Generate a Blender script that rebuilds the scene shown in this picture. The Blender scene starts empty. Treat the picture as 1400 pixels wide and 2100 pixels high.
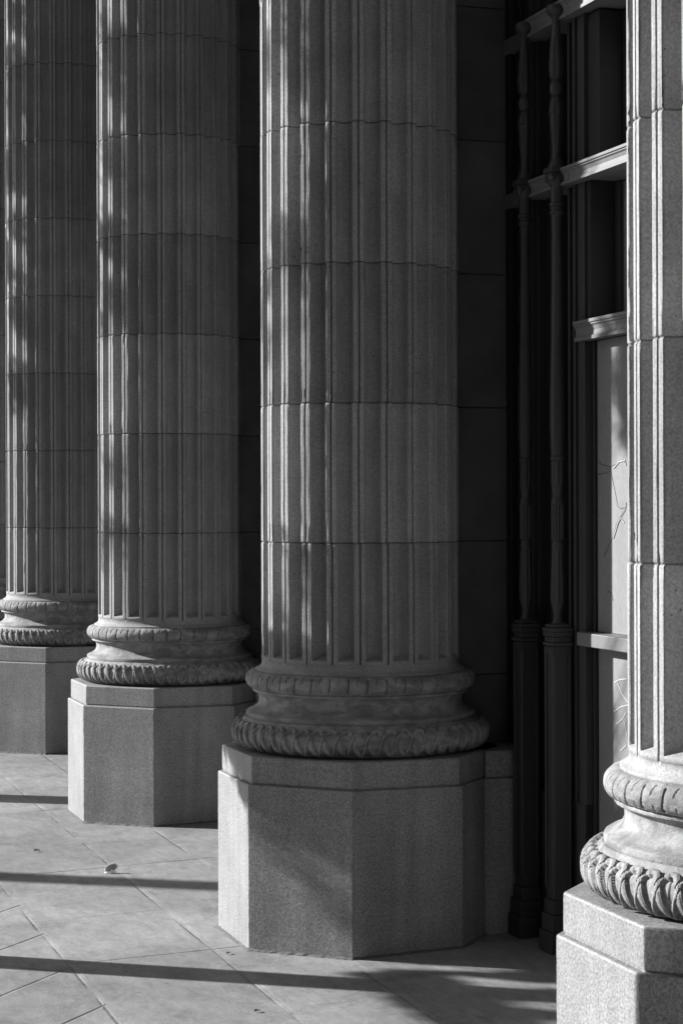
import bpy, math, random
import numpy as np
from mathutils import Vector, Matrix

S = bpy.context.scene
COL = S.collection
R_ = math.radians

# ------------------------------------------------------------------ camera
cam_d = bpy.data.cameras.new("camera")
cam = bpy.data.objects.new("camera", cam_d)
COL.objects.link(cam)
cam_d.sensor_fit = 'VERTICAL'
cam_d.sensor_height = 36.0
cam_d.lens = 4000.7 / 2100 * 36.0
cam_d.shift_y = (1040.1 - 1050) / 2100.0
cam_d.clip_start = 0.05
cam_d.clip_end = 2000
cam.matrix_world = (Matrix.Translation((0, 0, 1.6)) @ Matrix.Rotation(R_(90), 4, 'X')
                    @ Matrix.Rotation(R_(-0.1793), 4, 'Z'))
S.camera = cam

# ------------------------------------------------------------------ light
SUN_AZ = (-0.9397, 0.3420)          # horizontal direction towards the sun
SUN_EL = R_(25)
w = bpy.data.worlds.new("World")
S.world = w
w.use_nodes = True
nt = w.node_tree
sky = nt.nodes.new('ShaderNodeTexSky')
sky.sky_type = 'NISHITA'
sky.sun_disc = False
sky.sun_elevation = SUN_EL
sky.sun_rotation = math.atan2(SUN_AZ[0], SUN_AZ[1])
bw = nt.nodes.new('ShaderNodeRGBToBW')
nt.links.new(sky.outputs[0], bw.inputs[0])
bgn = nt.nodes['Background']
nt.links.new(bw.outputs[0], bgn.inputs[0])
bgn.inputs[1].default_value = 0.05
sun_d = bpy.data.lights.new("sun", 'SUN')
sun = bpy.data.objects.new("sun", sun_d)
COL.objects.link(sun)
sun_d.energy = 5.0
sun_d.angle = R_(0.5)
sun_d.color = (1, 1, 1)
sdir = Vector((SUN_AZ[0] * math.cos(SUN_EL), SUN_AZ[1] * math.cos(SUN_EL), math.sin(SUN_EL)))
sun.rotation_euler = sdir.to_track_quat('Z', 'Y').to_euler()
S.view_settings.view_transform = 'Standard'
S.view_settings.look = 'None'
S.view_settings.exposure = 1.10
S.view_settings.gamma = 1.0

# ------------------------------------------------------------------ frame of the colonnade
ANG = R_(18.7416)
CA, SA = math.cos(ANG), math.sin(ANG)
C3 = (0.0707, 7.4689)
SP = 3.0553
M = np.array([CA, SA])            # inward (towards the building)
T = np.array([-SA, CA])           # along the colonnade, away from the camera
def wp(m, t, z=0.0):
    return Vector((C3[0] + M[0] * m + T[0] * t, C3[1] + M[1] * m + T[1] * t, z))
SLOPE = 0.0277
def floor_z(m):
    return SLOPE * m

# ------------------------------------------------------------------ helpers
def link(name, me, mat=None, parent=None, smooth=False):
    o = bpy.data.objects.new(name, me)
    COL.objects.link(o)
    if mat is not None and not me.materials:
        me.materials.append(mat)
    if parent is not None:
        o.parent = parent
    if smooth:
        me.polygons.foreach_set('use_smooth', [True] * len(me.polygons))
    return o
def empty(name, loc, rz, label, cat, group=None):
    o = bpy.data.objects.new(name, None)
    COL.objects.link(o)
    o.location = loc
    o.rotation_euler = (0, 0, rz)
    o.empty_display_size = 0.2
    o['label'] = label
    o['category'] = cat
    if group:
        o['group'] = group
    return o
def tag(o, label, cat, group=None):
    o['label'] = label
    o['category'] = cat
    if group:
        o['group'] = group
class MB:
    def __init__(s):
        s.v = []; s.f = []
    def add(s, vs, fs):
        b = len(s.v)
        s.v += [tuple(p) for p in vs]
        s.f += [tuple(i + b for i in f) for f in fs]
    def box(s, x0, x1, y0, y1, z0, z1):
        if x0 > x1: x0, x1 = x1, x0
        if y0 > y1: y0, y1 = y1, y0
        s.add([(x0,y0,z0),(x1,y0,z0),(x1,y1,z0),(x0,y1,z0),(x0,y0,z1),(x1,y0,z1),(x1,y1,z1),(x0,y1,z1)],
              [(0,3,2,1),(4,5,6,7),(0,1,5,4),(1,2,6,5),(2,3,7,6),(3,0,4,7)])
    def lathe(s, prof, cx, cy, seg=24, lobes=()):
        b = len(s.v)
        for r0, z in prof:
            for k in range(seg):
                a = 2 * math.pi * k / seg
                r = r0
                for za, zb, nl, amp in lobes:
                    if za <= z <= zb: r = r0 * (1 - amp * abs(math.cos(nl * a * .5)) ** 3)
                s.v.append((cx + r * math.cos(a), cy + r * math.sin(a), z))
        for i in range(len(prof) - 1):
            for k in range(seg):
                k2 = (k + 1) % seg
                s.f.append((b+i*seg+k, b+i*seg+k2, b+(i+1)*seg+k2, b+(i+1)*seg+k))
        s.f.append(tuple(b + k for k in range(seg))[::-1])
        s.f.append(tuple(b + (len(prof)-1)*seg + k for k in range(seg)))
    def prism_t(s, prof, y0, y1):
        """profile of (x,z) points, counter-clockwise seen from -y, swept along y"""
        n = len(prof); b = len(s.v)
        for y in (y0, y1):
            for x, z in prof:
                s.v.append((x, y, z))
        for i in range(n):
            j = (i + 1) % n
            s.f.append((b+i, b+j, b+n+j, b+n+i))
        s.f.append(tuple(b + i for i in range(n))[::-1])
        s.f.append(tuple(b + n + i for i in range(n)))
    def prism_z(s, poly, z0, z1):
        n = len(poly); b = len(s.v)
        for z in (z0, z1):
            for x, y in poly:
                s.v.append((x, y, z))
        for i in range(n):
            j = (i + 1) % n
            s.f.append((b+i, b+j, b+n+j, b+n+i))
        s.f.append(tuple(b + i for i in range(n))[::-1])
        s.f.append(tuple(b + n + i for i in range(n)))
    def tube(s, pts, rad, seg=8):
        b = len(s.v); n = len(pts)
        for i, p in enumerate(pts):
            p = Vector(p)
            d = (Vector(pts[min(i+1, n-1)]) - Vector(pts[max(i-1, 0)])).normalized()
            a = d.orthogonal().normalized() if abs(d.z) < .9 else d.cross(Vector((1, 0, 0))).normalized()
            if abs(d.z) < .9:
                a = d.cross(Vector((0, 0, 1))).normalized()
            c = d.cross(a)
            r = rad[i] if isinstance(rad, (list, tuple)) else rad
            for k in range(seg):
                t = 2 * math.pi * k / seg
                s.v.append(tuple(p + a * (r * math.cos(t)) + c * (r * math.sin(t))))
        for i in range(n - 1):
            for k in range(seg):
                k2 = (k + 1) % seg
                s.f.append((b+i*seg+k, b+i*seg+k2, b+(i+1)*seg+k2, b+(i+1)*seg+k))
        s.f.append(tuple(b + k for k in range(seg))[::-1])
        s.f.append(tuple(b + (n-1)*seg + k for k in range(seg)))
    def build(s, name, mat, parent=None, smooth=False, bevel=0.0, autosmooth=None):
        me = bpy.data.meshes.new(name)
        me.from_pydata(s.v, [], s.f)
        me.update()
        o = link(name, me, mat, parent, smooth)
        if bevel:
            m = o.modifiers.new('bevel', 'BEVEL')
            m.width = bevel; m.segments = 2; m.limit_method = 'ANGLE'; m.angle_limit = R_(35)
        return o
def fast_mesh(name, V, F, smooth=True, attr=None):
    """V (n,3) float array, F (m,4) int array"""
    me = bpy.data.meshes.new(name)
    me.vertices.add(len(V)); me.vertices.foreach_set('co', V.astype(np.float32).ravel())
    m = len(F); k = F.shape[1]
    me.loops.add(m * k); me.loops.foreach_set('vertex_index', F.astype(np.int32).ravel())
    me.polygons.add(m)
    me.polygons.foreach_set('loop_start', np.arange(0, m * k, k, dtype=np.int32))
    me.polygons.foreach_set('loop_total', np.full(m, k, dtype=np.int32))
    if smooth:
        me.polygons.foreach_set('use_smooth', np.ones(m, dtype=bool))
    me.update(calc_edges=True)
    me.validate()
    if attr:
        for n_, a in attr.items():
            at = me.attributes.new(n_, 'FLOAT', 'POINT')
            at.data.foreach_set('value', a.astype(np.float32).ravel())
    return me
def grid_faces(rows, cols, wrap=True):
    i = np.arange(rows - 1)[:, None]
    j = np.arange(cols if wrap else cols - 1)[None, :]
    j2 = (j + 1) % cols
    return np.stack([i*cols + j, i*cols + j2, (i+1)*cols + j2, (i+1)*cols + j], -1).reshape(-1, 4)

# ------------------------------------------------------------------ materials
def newmat(name):
    m = bpy.data.materials.new(name)
    m.use_nodes = True
    return m, m.node_tree, m.node_tree.nodes['Principled BSDF']
def N(nt, typ, **kw):
    n = nt.nodes.new(typ)
    for k, v in kw.items():
        if hasattr(n, k):
            setattr(n, k, v)
        else:
            n.inputs[k].default_value = v
    return n
def noise(nt, vec, scale, detail=4, rough=.55, dist=0.0):
    n = nt.nodes.new('ShaderNodeTexNoise')
    n.inputs['Scale'].default_value = scale
    n.inputs['Detail'].default_value = detail
    n.inputs['Roughness'].default_value = rough
    n.inputs['Distortion'].default_value = dist
    nt.links.new(vec, n.inputs['Vector'])
    return n.outputs['Fac']
def ramp(nt, fac, stops):
    r = nt.nodes.new('ShaderNodeMapRange')
    r.inputs['From Min'].default_value, r.inputs['From Max'].default_value = stops[0], stops[1]
    r.inputs['To Min'].default_value, r.inputs['To Max'].default_value = stops[2], stops[3]
    nt.links.new(fac, r.inputs['Value'])
    return r.outputs[0]
def math_(nt, op, a, b=None, c=None):
    n = nt.nodes.new('ShaderNodeMath')
    n.operation = op
    for i, x in enumerate((a, b, c)):
        if x is None: continue
        if isinstance(x, (int, float)): n.inputs[i].default_value = x
        else: nt.links.new(x, n.inputs[i])
    return n.outputs[0]
def mapping(nt, vec, scale=(1, 1, 1), rot=(0, 0, 0), loc=(0, 0, 0)):
    n = nt.nodes.new('ShaderNodeMapping')
    n.inputs['Scale'].default_value = scale
    n.inputs['Rotation'].default_value = rot
    n.inputs['Location'].default_value = loc
    nt.links.new(vec, n.inputs['Vector'])
    return n.outputs[0]
def grey(nt, val, sock):
    c = nt.nodes.new('ShaderNodeCombineColor')
    for i in range(3): nt.links.new(val, c.inputs[i])
    nt.links.new(c.outputs[0], sock)
def bump(nt, h, bsdf, dist=.001, strength=1.0):
    b = nt.nodes.new('ShaderNodeBump')
    b.inputs['Distance'].default_value = dist
    b.inputs['Strength'].default_value = strength
    nt.links.new(h, b.inputs['Height'])
    nt.links.new(b.outputs[0], bsdf.inputs['Normal'])
def objcoord(nt):
    return nt.nodes.new('ShaderNodeTexCoord').outputs['Object']

def mat_granite():
    m, nt, b = newmat('granite')
    co = objcoord(nt)
    f1 = noise(nt, co, 130, 3, .75)
    f2 = noise(nt, mapping(nt, co, loc=(5, 3, 1)), 320, 2, .6)
    big = noise(nt, co, 3.0, 5, .6)
    streak = noise(nt, mapping(nt, co, scale=(14, 14, 1.2)), 1.0, 5, .6)
    low = nt.nodes.new('ShaderNodeSeparateXYZ'); nt.links.new(co, low.inputs[0])
    a = ramp(nt, f1, (.36, .66, .145, .325))
    c = ramp(nt, f2, (.36, .50, .80, 1.08))
    v = math_(nt, 'MULTIPLY', a, c)
    v = math_(nt, 'MULTIPLY', v, ramp(nt, big, (.35, .65, .80, 1.12)))
    v = math_(nt, 'MULTIPLY', v, ramp(nt, streak, (.3, .7, .80, 1.12)))
    spot = noise(nt, mapping(nt, co, loc=(2, 8, 5)), 22, 4, .7)
    v = math_(nt, 'MULTIPLY', v, ramp(nt, spot, (.62, .74, 1.0, .62)))
    pale = noise(nt, mapping(nt, co, scale=(1, 1, .5), loc=(4, 1, 9)), 9, 6, .75)
    v = math_(nt, 'MULTIPLY', v, ramp(nt, pale, (.60, .74, 1.0, 1.30)))
    grey(nt, v, b.inputs['Base Color'])
    b.inputs['Roughness'].default_value = .62
    h = math_(nt, 'ADD', f1, math_(nt, 'MULTIPLY', big, 2.0))
    bump(nt, h, b, .0012, .6)
    return m
def mat_stone(name, base=.40, tone=False, coarse=1.0):
    """matt cast stone / terracotta with fine grain, pits and faint stains"""
    m, nt, b = newmat(name)
    co = objcoord(nt)
    f1 = noise(nt, co, 150 * coarse, 3, .7)
    f2 = noise(nt, co, 4.5, 6, .6)
    st = noise(nt, mapping(nt, co, scale=(22, 22, 1.1)), 1.0, 5, .65)
    v = math_(nt, 'MULTIPLY', ramp(nt, f1, (.32, .68, .70, 1.28)), base)
    v = math_(nt, 'MULTIPLY', v, ramp(nt, f2, (.3, .7, .84, 1.14)))
    v = math_(nt, 'MULTIPLY', v, ramp(nt, st, (.32, .68, .86, 1.12)))
    vor = nt.nodes.new('ShaderNodeTexVoronoi'); vor.inputs['Scale'].default_value = 46
    nt.links.new(co, vor.inputs['Vector'])
    pitm = noise(nt, co, 2.3, 3, .6)
    rad = ramp(nt, pitm, (.45, .70, .03, .17))
    pit = math_(nt, 'LESS_THAN', vor.outputs['Distance'], rad)
    v = math_(nt, 'MULTIPLY', v, math_(nt, 'SUBTRACT', 1.0, math_(nt, 'MULTIPLY', pit, .6)))
    if tone:
        at = nt.nodes.new('ShaderNodeAttribute'); at.attribute_name = 'tone'
        v = math_(nt, 'MULTIPLY', v, at.outputs['Fac'])
    grey(nt, v, b.inputs['Base Color'])
    b.inputs['Roughness'].default_value = .85
    h = math_(nt, 'SUBTRACT', math_(nt, 'ADD', math_(nt, 'MULTIPLY', f1, .6), math_(nt, 'MULTIPLY', f2, 1.5)), math_(nt, 'MULTIPLY', pit, 1.2))
    bump(nt, h, b, .0012, .6)
    return m
def mat_carved():
    """weathered carved moulding: flaking patches of lighter wash over darker stone"""
    m, nt, b = newmat('carved_stone')
    co = objcoord(nt)
    f1 = noise(nt, co, 90, 5, .7)
    f2 = noise(nt, mapping(nt, co, scale=(1, 1, 2.2)), 10, 8, .68, .6)
    f3 = noise(nt, co, 240, 2, .6)
    v = math_(nt, 'MULTIPLY', ramp(nt, f2, (.42, .60, .66, 1.20)), .25)
    v = math_(nt, 'MULTIPLY', v, ramp(nt, f1, (.3, .7, .86, 1.12)))
    v = math_(nt, 'MULTIPLY', v, ramp(nt, f3, (.3, .7, .93, 1.06)))
    grey(nt, v, b.inputs['Base Color'])
    b.inputs['Roughness'].default_value = .8
    bump(nt, math_(nt, 'ADD', f1, math_(nt, 'MULTIPLY', f2, 2.5)), b, .0026, .8)
    return m
def mat_plain(name, val, rough=.7, var=.15, sc=8.0, bumpd=.0006, vert=True):
    m, nt, b = newmat(name)
    co = objcoord(nt)
    f = noise(nt, mapping(nt, co, scale=(1, 1, .18 if vert else 1)), sc, 6, .65)
    g = noise(nt, co, sc * 12, 3, .6)
    v = math_(nt, 'MULTIPLY', ramp(nt, f, (.3, .7, 1 - var, 1 + var)), val)
    v = math_(nt, 'MULTIPLY', v, ramp(nt, g, (.3, .7, 1 - var * .4, 1 + var * .4)))
    grey(nt, v, b.inputs['Base Color'])
    b.inputs['Roughness'].default_value = rough
    if bumpd: bump(nt, math_(nt, 'ADD', f, g), b, bumpd, .6)
    return m
def mat_glass_dark():
    m, nt, b = newmat('dark_glass')
    b.inputs['Base Color'].default_value = (.006, .006, .006, 1)
    b.inputs['Roughness'].default_value = .12
    b.inputs['Specular IOR Level'].default_value = .3
    return m
def mat_floor():
    """paving slabs in the colonnade frame (object x = inward, y = along)"""
    m, nt, b = newmat('paving')
    co = objcoord(nt)
    wob = nt.nodes.new('ShaderNodeTexNoise'); wob.inputs['Scale'].default_value = 1.4
    nt.links.new(co, wob.inputs['Vector'])
    sub = nt.nodes.new('ShaderNodeVectorMath'); sub.operation = 'MULTIPLY_ADD'
    nt.links.new(wob.outputs['Color'], sub.inputs[0])
    sub.inputs[1].default_value = (.012, .012, 0); nt.links.new(co, sub.inputs[2])
    sx = nt.nodes.new('ShaderNodeSeparateXYZ'); nt.links.new(sub.outputs[0], sx.inputs[0])
    x, y = sx.outputs[0], sx.outputs[1]
    def line(coord, pos, wdt):
        d = math_(nt, 'ABSOLUTE', math_(nt, 'SUBTRACT', coord, pos))
        return math_(nt, 'SUBTRACT', 1.0, math_(nt, 'MINIMUM', math_(nt, 'DIVIDE', d, wdt), 1.0))
    def plines(coord, period, off, wdt):
        s = math_(nt, 'ADD', math_(nt, 'DIVIDE', math_(nt, 'SUBTRACT', coord, off), period), .5)
        fr = math_(nt, 'MULTIPLY', math_(nt, 'ABSOLUTE', math_(nt, 'SUBTRACT', math_(nt, 'FRACT', s), .5)), period)
        return math_(nt, 'SUBTRACT', 1.0, math_(nt, 'MINIMUM', math_(nt, 'DIVIDE', fr, wdt), 1.0))
    # object x is inward; outward n = -x
    inner = math_(nt, 'GREATER_THAN', x, -1.138)
    A = math_(nt, 'MAXIMUM', line(x, -.212, .013), line(x, -.606, .013))
    A = math_(nt, 'MAXIMUM', A, line(x, -1.138, .012))
    A = math_(nt, 'MAXIMUM', A, line(x, .33, .008))
    B = math_(nt, 'MULTIPLY', plines(y, 1.737, -.128, .011), inner)
    diag = math_(nt, 'MULTIPLY', math_(nt, 'ADD', x, y), .70711)
    diag2 = math_(nt, 'MULTIPLY', math_(nt, 'SUBTRACT', x, y), .70711)
    D = math_(nt, 'MULTIPLY', math_(nt, 'MAXIMUM', plines(diag2, .400, .11, .009), plines(diag, 1.2, .2, .009)), math_(nt, 'SUBTRACT', 1.0, inner))
    hair = math_(nt, 'MAXIMUM', math_(nt, 'MAXIMUM', line(x, -.227, .008), line(x, -.621, .008)), line(x, -1.150, .009))
    hn = noise(nt, mapping(nt, co, loc=(1, 4, 2)), 3.2, 4, .6)
    hair = math_(nt, 'MULTIPLY', hair, ramp(nt, hn, (.42, .60, .0, .7)))
    extra = math_(nt, 'MULTIPLY', line(y, .62, .009), math_(nt, 'MULTIPLY', inner, math_(nt, 'LESS_THAN', x, -.606)))
    joint = math_(nt, 'MAXIMUM', math_(nt, 'MAXIMUM', B, D), math_(nt, 'MAXIMUM', hair, math_(nt, 'MULTIPLY', extra, .5)))
    f1 = noise(nt, co, 2.2, 8, .66, .4)
    f2 = noise(nt, mapping(nt, co, scale=(3.0, 1, 1), rot=(0, 0, .3)), 9, 6, .7, .5)
    f3 = noise(nt, co, 130, 3, .65)
    f4 = noise(nt, co, .8, 3, .5)
    patch = noise(nt, co, 5, 3, .6)
    v = math_(nt, 'MULTIPLY', ramp(nt, f1, (.3, .7, .70, 1.20)), .225)
    v = math_(nt, 'MULTIPLY', v, ramp(nt, f2, (.3, .7, .78, 1.18)))
    v = math_(nt, 'MULTIPLY', v, ramp(nt, f3, (.3, .7, .84, 1.12)))
    v = math_(nt, 'MULTIPLY', v, ramp(nt, f4, (.35, .65, .88, 1.12)))
    spk = noise(nt, mapping(nt, co, loc=(3, 7, 0)), 34, 4, .7)
    v = math_(nt, 'MULTIPLY', v, ramp(nt, spk, (.60, .74, 1.0, .55)))
    # slabs of slightly different grey
    idx = math_(nt, 'ADD', math_(nt, 'FLOOR', math_(nt, 'DIVIDE', math_(nt, 'SUBTRACT', y, -.128), 1.737)),
                math_(nt, 'MULTIPLY', math_(nt, 'GREATER_THAN', x, -.606), 7.3))
    wn = nt.nodes.new('ShaderNodeTexWhiteNoise'); wn.noise_dimensions = '1D'; nt.links.new(idx, wn.inputs['W'])
    v = math_(nt, 'MULTIPLY', v, ramp(nt, wn.outputs['Value'], (0, 1, .93, 1.06)))
    jf = math_(nt, 'MULTIPLY', joint, ramp(nt, patch, (.38, .58, .25, 1.0)))
    v = math_(nt, 'MULTIPLY', v, math_(nt, 'SUBTRACT', 1.0, math_(nt, 'MULTIPLY', jf, .80)))
    # long joints are filled with pale, crumbling mortar
    am = math_(nt, 'GREATER_THAN', A, .15)
    pale = ramp(nt, noise(nt, mapping(nt, co, scale=(1, .35, 1)), 14, 5, .7), (.36, .64, .80, 1.22))
    v = math_(nt, 'MULTIPLY', v, math_(nt, 'ADD', math_(nt, 'MULTIPLY', am, math_(nt, 'SUBTRACT', pale, .94)), 1.0))
    # small dark stains
    st = noise(nt, mapping(nt, co, loc=(9, 2, 0)), 1.7, 6, .75, 1.0)
    v = math_(nt, 'MULTIPLY', v, ramp(nt, st, (.54, .72, 1.0, .60)))
    grey(nt, v, b.inputs['Base Color'])
    b.inputs['Roughness'].default_value = .7
    h = math_(nt, 'SUBTRACT', math_(nt, 'ADD', math_(nt, 'MULTIPLY', f3, .5), math_(nt, 'MULTIPLY', f2, 1.2)),
              math_(nt, 'ADD', math_(nt, 'MULTIPLY', joint, 3.0), math_(nt, 'MULTIPLY', am, math_(nt, 'SUBTRACT', 1.1, pale))))
    bump(nt, h, b, .0016, .7)
    return m
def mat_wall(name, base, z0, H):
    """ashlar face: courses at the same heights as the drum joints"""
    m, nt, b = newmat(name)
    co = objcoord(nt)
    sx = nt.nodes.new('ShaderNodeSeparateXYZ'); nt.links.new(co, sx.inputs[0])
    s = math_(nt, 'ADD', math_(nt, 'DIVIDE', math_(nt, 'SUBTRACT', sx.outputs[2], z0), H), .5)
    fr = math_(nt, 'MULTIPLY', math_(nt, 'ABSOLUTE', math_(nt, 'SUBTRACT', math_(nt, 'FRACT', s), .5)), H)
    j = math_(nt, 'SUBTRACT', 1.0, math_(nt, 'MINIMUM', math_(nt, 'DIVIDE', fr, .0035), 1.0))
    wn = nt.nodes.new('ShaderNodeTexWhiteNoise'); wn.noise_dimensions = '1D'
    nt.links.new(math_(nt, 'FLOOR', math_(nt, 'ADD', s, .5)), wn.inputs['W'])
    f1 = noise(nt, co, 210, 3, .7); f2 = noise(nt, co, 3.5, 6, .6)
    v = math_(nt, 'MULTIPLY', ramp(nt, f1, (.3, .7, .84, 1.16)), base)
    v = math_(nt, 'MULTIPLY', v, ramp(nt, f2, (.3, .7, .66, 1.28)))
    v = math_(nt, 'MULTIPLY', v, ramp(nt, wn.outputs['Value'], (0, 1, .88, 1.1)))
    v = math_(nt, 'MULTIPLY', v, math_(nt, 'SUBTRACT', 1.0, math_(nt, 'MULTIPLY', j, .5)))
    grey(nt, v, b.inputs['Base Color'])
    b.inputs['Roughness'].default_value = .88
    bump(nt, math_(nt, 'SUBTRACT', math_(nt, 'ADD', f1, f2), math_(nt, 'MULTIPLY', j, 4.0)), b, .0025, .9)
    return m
Z0, H = 1.4689, 0.5126
G = mat_granite()
ST = mat_stone('cast_stone', .28, tone=True)
CV = mat_carved()
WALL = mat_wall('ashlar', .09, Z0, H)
FLOOR = mat_floor()
MET = mat_plain('painted_metal', .038, .55, .22, 10)  # frame paint, kept darker than the transoms to stand in for recess shade
METD = mat_plain('dark_painted_metal', .014, .55, .25, 10)
SILL = mat_plain('sunlit_transom', .15, .6, .14, 14)  # same paint as the frame, lighter to stand in for sunlight
PANE = mat_plain('painted_pane', .20, .5, .22, 4, .0005)
PANEU = mat_plain('upper_pane', .22, .35, .10, 5, .0003)
GLASS = mat_glass_dark()
BARK = mat_plain('bark', .10, .9, .35, 14, .004)
def mat_leaf():
    m, nt, b = newmat('leaf')
    co = objcoord(nt)
    grey(nt, ramp(nt, noise(nt, co, 2.5, 2, .5), (.3, .7, .04, .11)), b.inputs['Base Color'])
    b.inputs['Roughness'].default_value = .6
    return m
LEAF = mat_leaf()
GRND = mat_plain('asphalt', .04, .9, .2, 3, .003, False)
PLASTIC = mat_plain('clear_plastic', .78, .25, .05, 20, 0)
PLASTICD = mat_plain('lid_inside', .34, .3, .1, 20, 0)
PALE = mat_plain('bounce_render', .5, .9, .12, 3, .001, False)  # colour of the unseen end wall, pale so it bounces sunlight
GRIME_SHADE = mat_plain('grime_shade_mortar', .10, .95, .35, 30, .001, False)
DRY = mat_plain('dry_leaf', .10, .8, .3, 60, .0005, False)
SHARD = mat_plain('broken_edge', .10, .6, .2, 40, 0)
SCRATCH = mat_plain('pale_scratch', .40, .6, .1, 40, 0)

# ------------------------------------------------------------------ ground and floor
mb = MB()
nx, ny = 2, 2
xs = np.linspace(-3.2, .75, 20); ys = np.linspace(-16, 24, 80)
V = np.array([[x, y, floor_z(x)] for y in ys for x in xs])
F = grid_faces(len(ys), len(xs), wrap=False)
fl = link('floor', fast_mesh('floor', V, F, smooth=False), FLOOR)
fl.location = (C3[0], C3[1], 0); fl.rotation_euler = (0, 0, ANG)
fl['kind'] = 'structure'
g = MB(); g.add([(-900, -900, -.42), (900, -900, -.42), (900, 900, -.42), (-900, 900, -.42)], [(0, 1, 2, 3)])
go = g.build('ground', GRND); go['kind'] = 'structure'
g = MB(); g.box(-3.4, -3.2, -16, 24, -.42, floor_z(-3.2) + .003)
kb = g.build('kerb', G); kb.location = (C3[0], C3[1], 0); kb.rotation_euler = (0, 0, ANG); kb['kind'] = 'structure'

# ------------------------------------------------------------------ columns
NFL = 23
RS = .3779
CHW, STW = .31, .463
def shaft_mesh(seed, fine=True):
    rng = np.random.default_rng(seed)
    us = [0, .06, .12, .17, .21, .25, .28, .30, .3125, .3175, .37, .42, .455, .461, .468, .480, .5]
    full = sorted(set([-u for u in us] + us))[:-1]
    full = np.array(full)
    mods = np.arange(NFL)
    U = np.tile(full, NFL)
    TH = np.pi + (np.repeat(mods, len(full)) + U) * 2 * np.pi / NFL
    au = np.abs(U)
    ch = np.where(au < CHW, .044 * np.clip(1 - (au / CHW) ** 2, 0, 1) ** .5, 0)
    gr = np.where(au > .462, .009 * np.clip((au - .461) / .012, 0, 1), 0)
    edge_in = (np.abs(au - .3125) < .001) | (np.abs(au - .3175) < .001)
    edge_out = (np.abs(au - .455) < .001) | (np.abs(au - .461) < .001)
    top = 7.0
    step = .022 if fine else .08
    rows = []          # (z, kind)  kind: 0 normal, 1 joint edge, 2 joint floor, 3 below channel, 4 plain
    prof = [(.36, .9790, 4), (.3985, .9800, 4), (.3990, .9895, 4), (.3935, .9915, 4), (.3840, .9970, 4), (.3785, 1.004, 4), (.3768, 1.012, 4), (.3768, 1.0230, 4)]
    for r, z, k in prof: rows.append((z, k, r))
    rows.append((1.0245, 3, RS)); rows.append((1.0365, 3, RS))
    for zz in (1.0375, 1.0405, 1.0435, 1.0465, 1.0495, 1.0525, 1.0555): rows.append((zz, 0, RS))
    z = 1.06; kj = 0
    joints = [Z0 + k * H for k in range(0, 11)]
    prev = 1.0555
    for j in joints + [top]:
        n = max(1, int((j - .010 - prev) / (step if prev < 5 else step * 3)))
        for q in range(1, n + 1):
            rows.append((prev + (j - .007 - prev) * q / n, 0, RS))
        if j < top:
            rows += [(j - .0024, 1, RS), (j - .0018, 2, RS), (j + .0018, 2, RS), (j + .0024, 1, RS), (j + .007, 0, RS)]
        prev = j + .007
    nr = len(rows); nc = len(TH)
    Z = np.array([r[0] for r in rows]); K = np.array([r[1] for r in rows]); RR = np.array([r[2] for r in rows])
    drum = np.clip(np.floor((Z - Z0) / H) + 1, 0, 12).astype(int)
    dr_rot = rng.normal(0, .0022, 13); dr_rad = rng.normal(0, .0006, 13); dr_tone = rng.normal(1.0, .08, 13)
    Rg = np.repeat(RR[:, None], nc, 1)
    scoop = np.clip((Z - 1.0370) / .0180, 0, 9) * .044
    carve = np.where((K[:, None] <= 2), np.minimum(ch[None, :], scoop[:, None]), 0) + np.where(K[:, None] <= 3, gr[None, :], 0)
    Rg = Rg - carve
    fl_ = (K <= 3)
    Rg += np.where(fl_[:, None], dr_rad[drum][:, None], 0)
    Rg = np.where((K == 1)[:, None], Rg - .0012, Rg)
    Rg = np.where((K == 2)[:, None], Rg - .0038, Rg)
    # wear of the arrises
    def smooth_rows(a, k):
        ker = np.ones(k) / k
        return np.apply_along_axis(lambda c: np.convolve(c, ker, 'same'), 0, a)
    wear = np.abs(smooth_rows(rng.normal(0, 1, (nr, nc)), 5)) * .0006
    spots = (rng.random((nr, nc)) < .003).astype(float) * rng.random((nr, nc))
    nearj = np.min(np.abs(Z[:, None] - np.array(joints)[None, :]), axis=1)
    spots += ((rng.random((nr, nc)) < .16) & (nearj[:, None] < .03)) * rng.random((nr, nc)) * .8
    chips = smooth_rows(spots, 2) * .012
    E = edge_in | edge_out
    Rg -= np.where(E[None, :] & (K[:, None] <= 1), wear + chips, 0)
    TG = TH[None, :] + dr_rot[drum][:, None] * (fl_[:, None])
    tw = smooth_rows(rng.normal(0, 1, (nr, nc)), 9) * .0008
    TG = TG + np.where(E[None, :] & (K[:, None] <= 1), tw, 0)
    V = np.stack([Rg * np.cos(TG), Rg * np.sin(TG), np.repeat(Z[:, None], nc, 1)], -1).reshape(-1, 3)
    tone = np.repeat(dr_tone[drum][:, None], nc, 1)
    tone = tone * np.where((K == 2)[:, None], .5, 1.0) * np.where(au[None, :] > .478, np.where((K <= 3)[:, None], .62, 1), 1)  # fillet grooves toned darker to deepen their shade; drum joints darker too
    F = grid_faces(nr, nc)
    me = fast_mesh('shaft', V, F, smooth=False, attr={'tone': tone})
    return me

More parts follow.
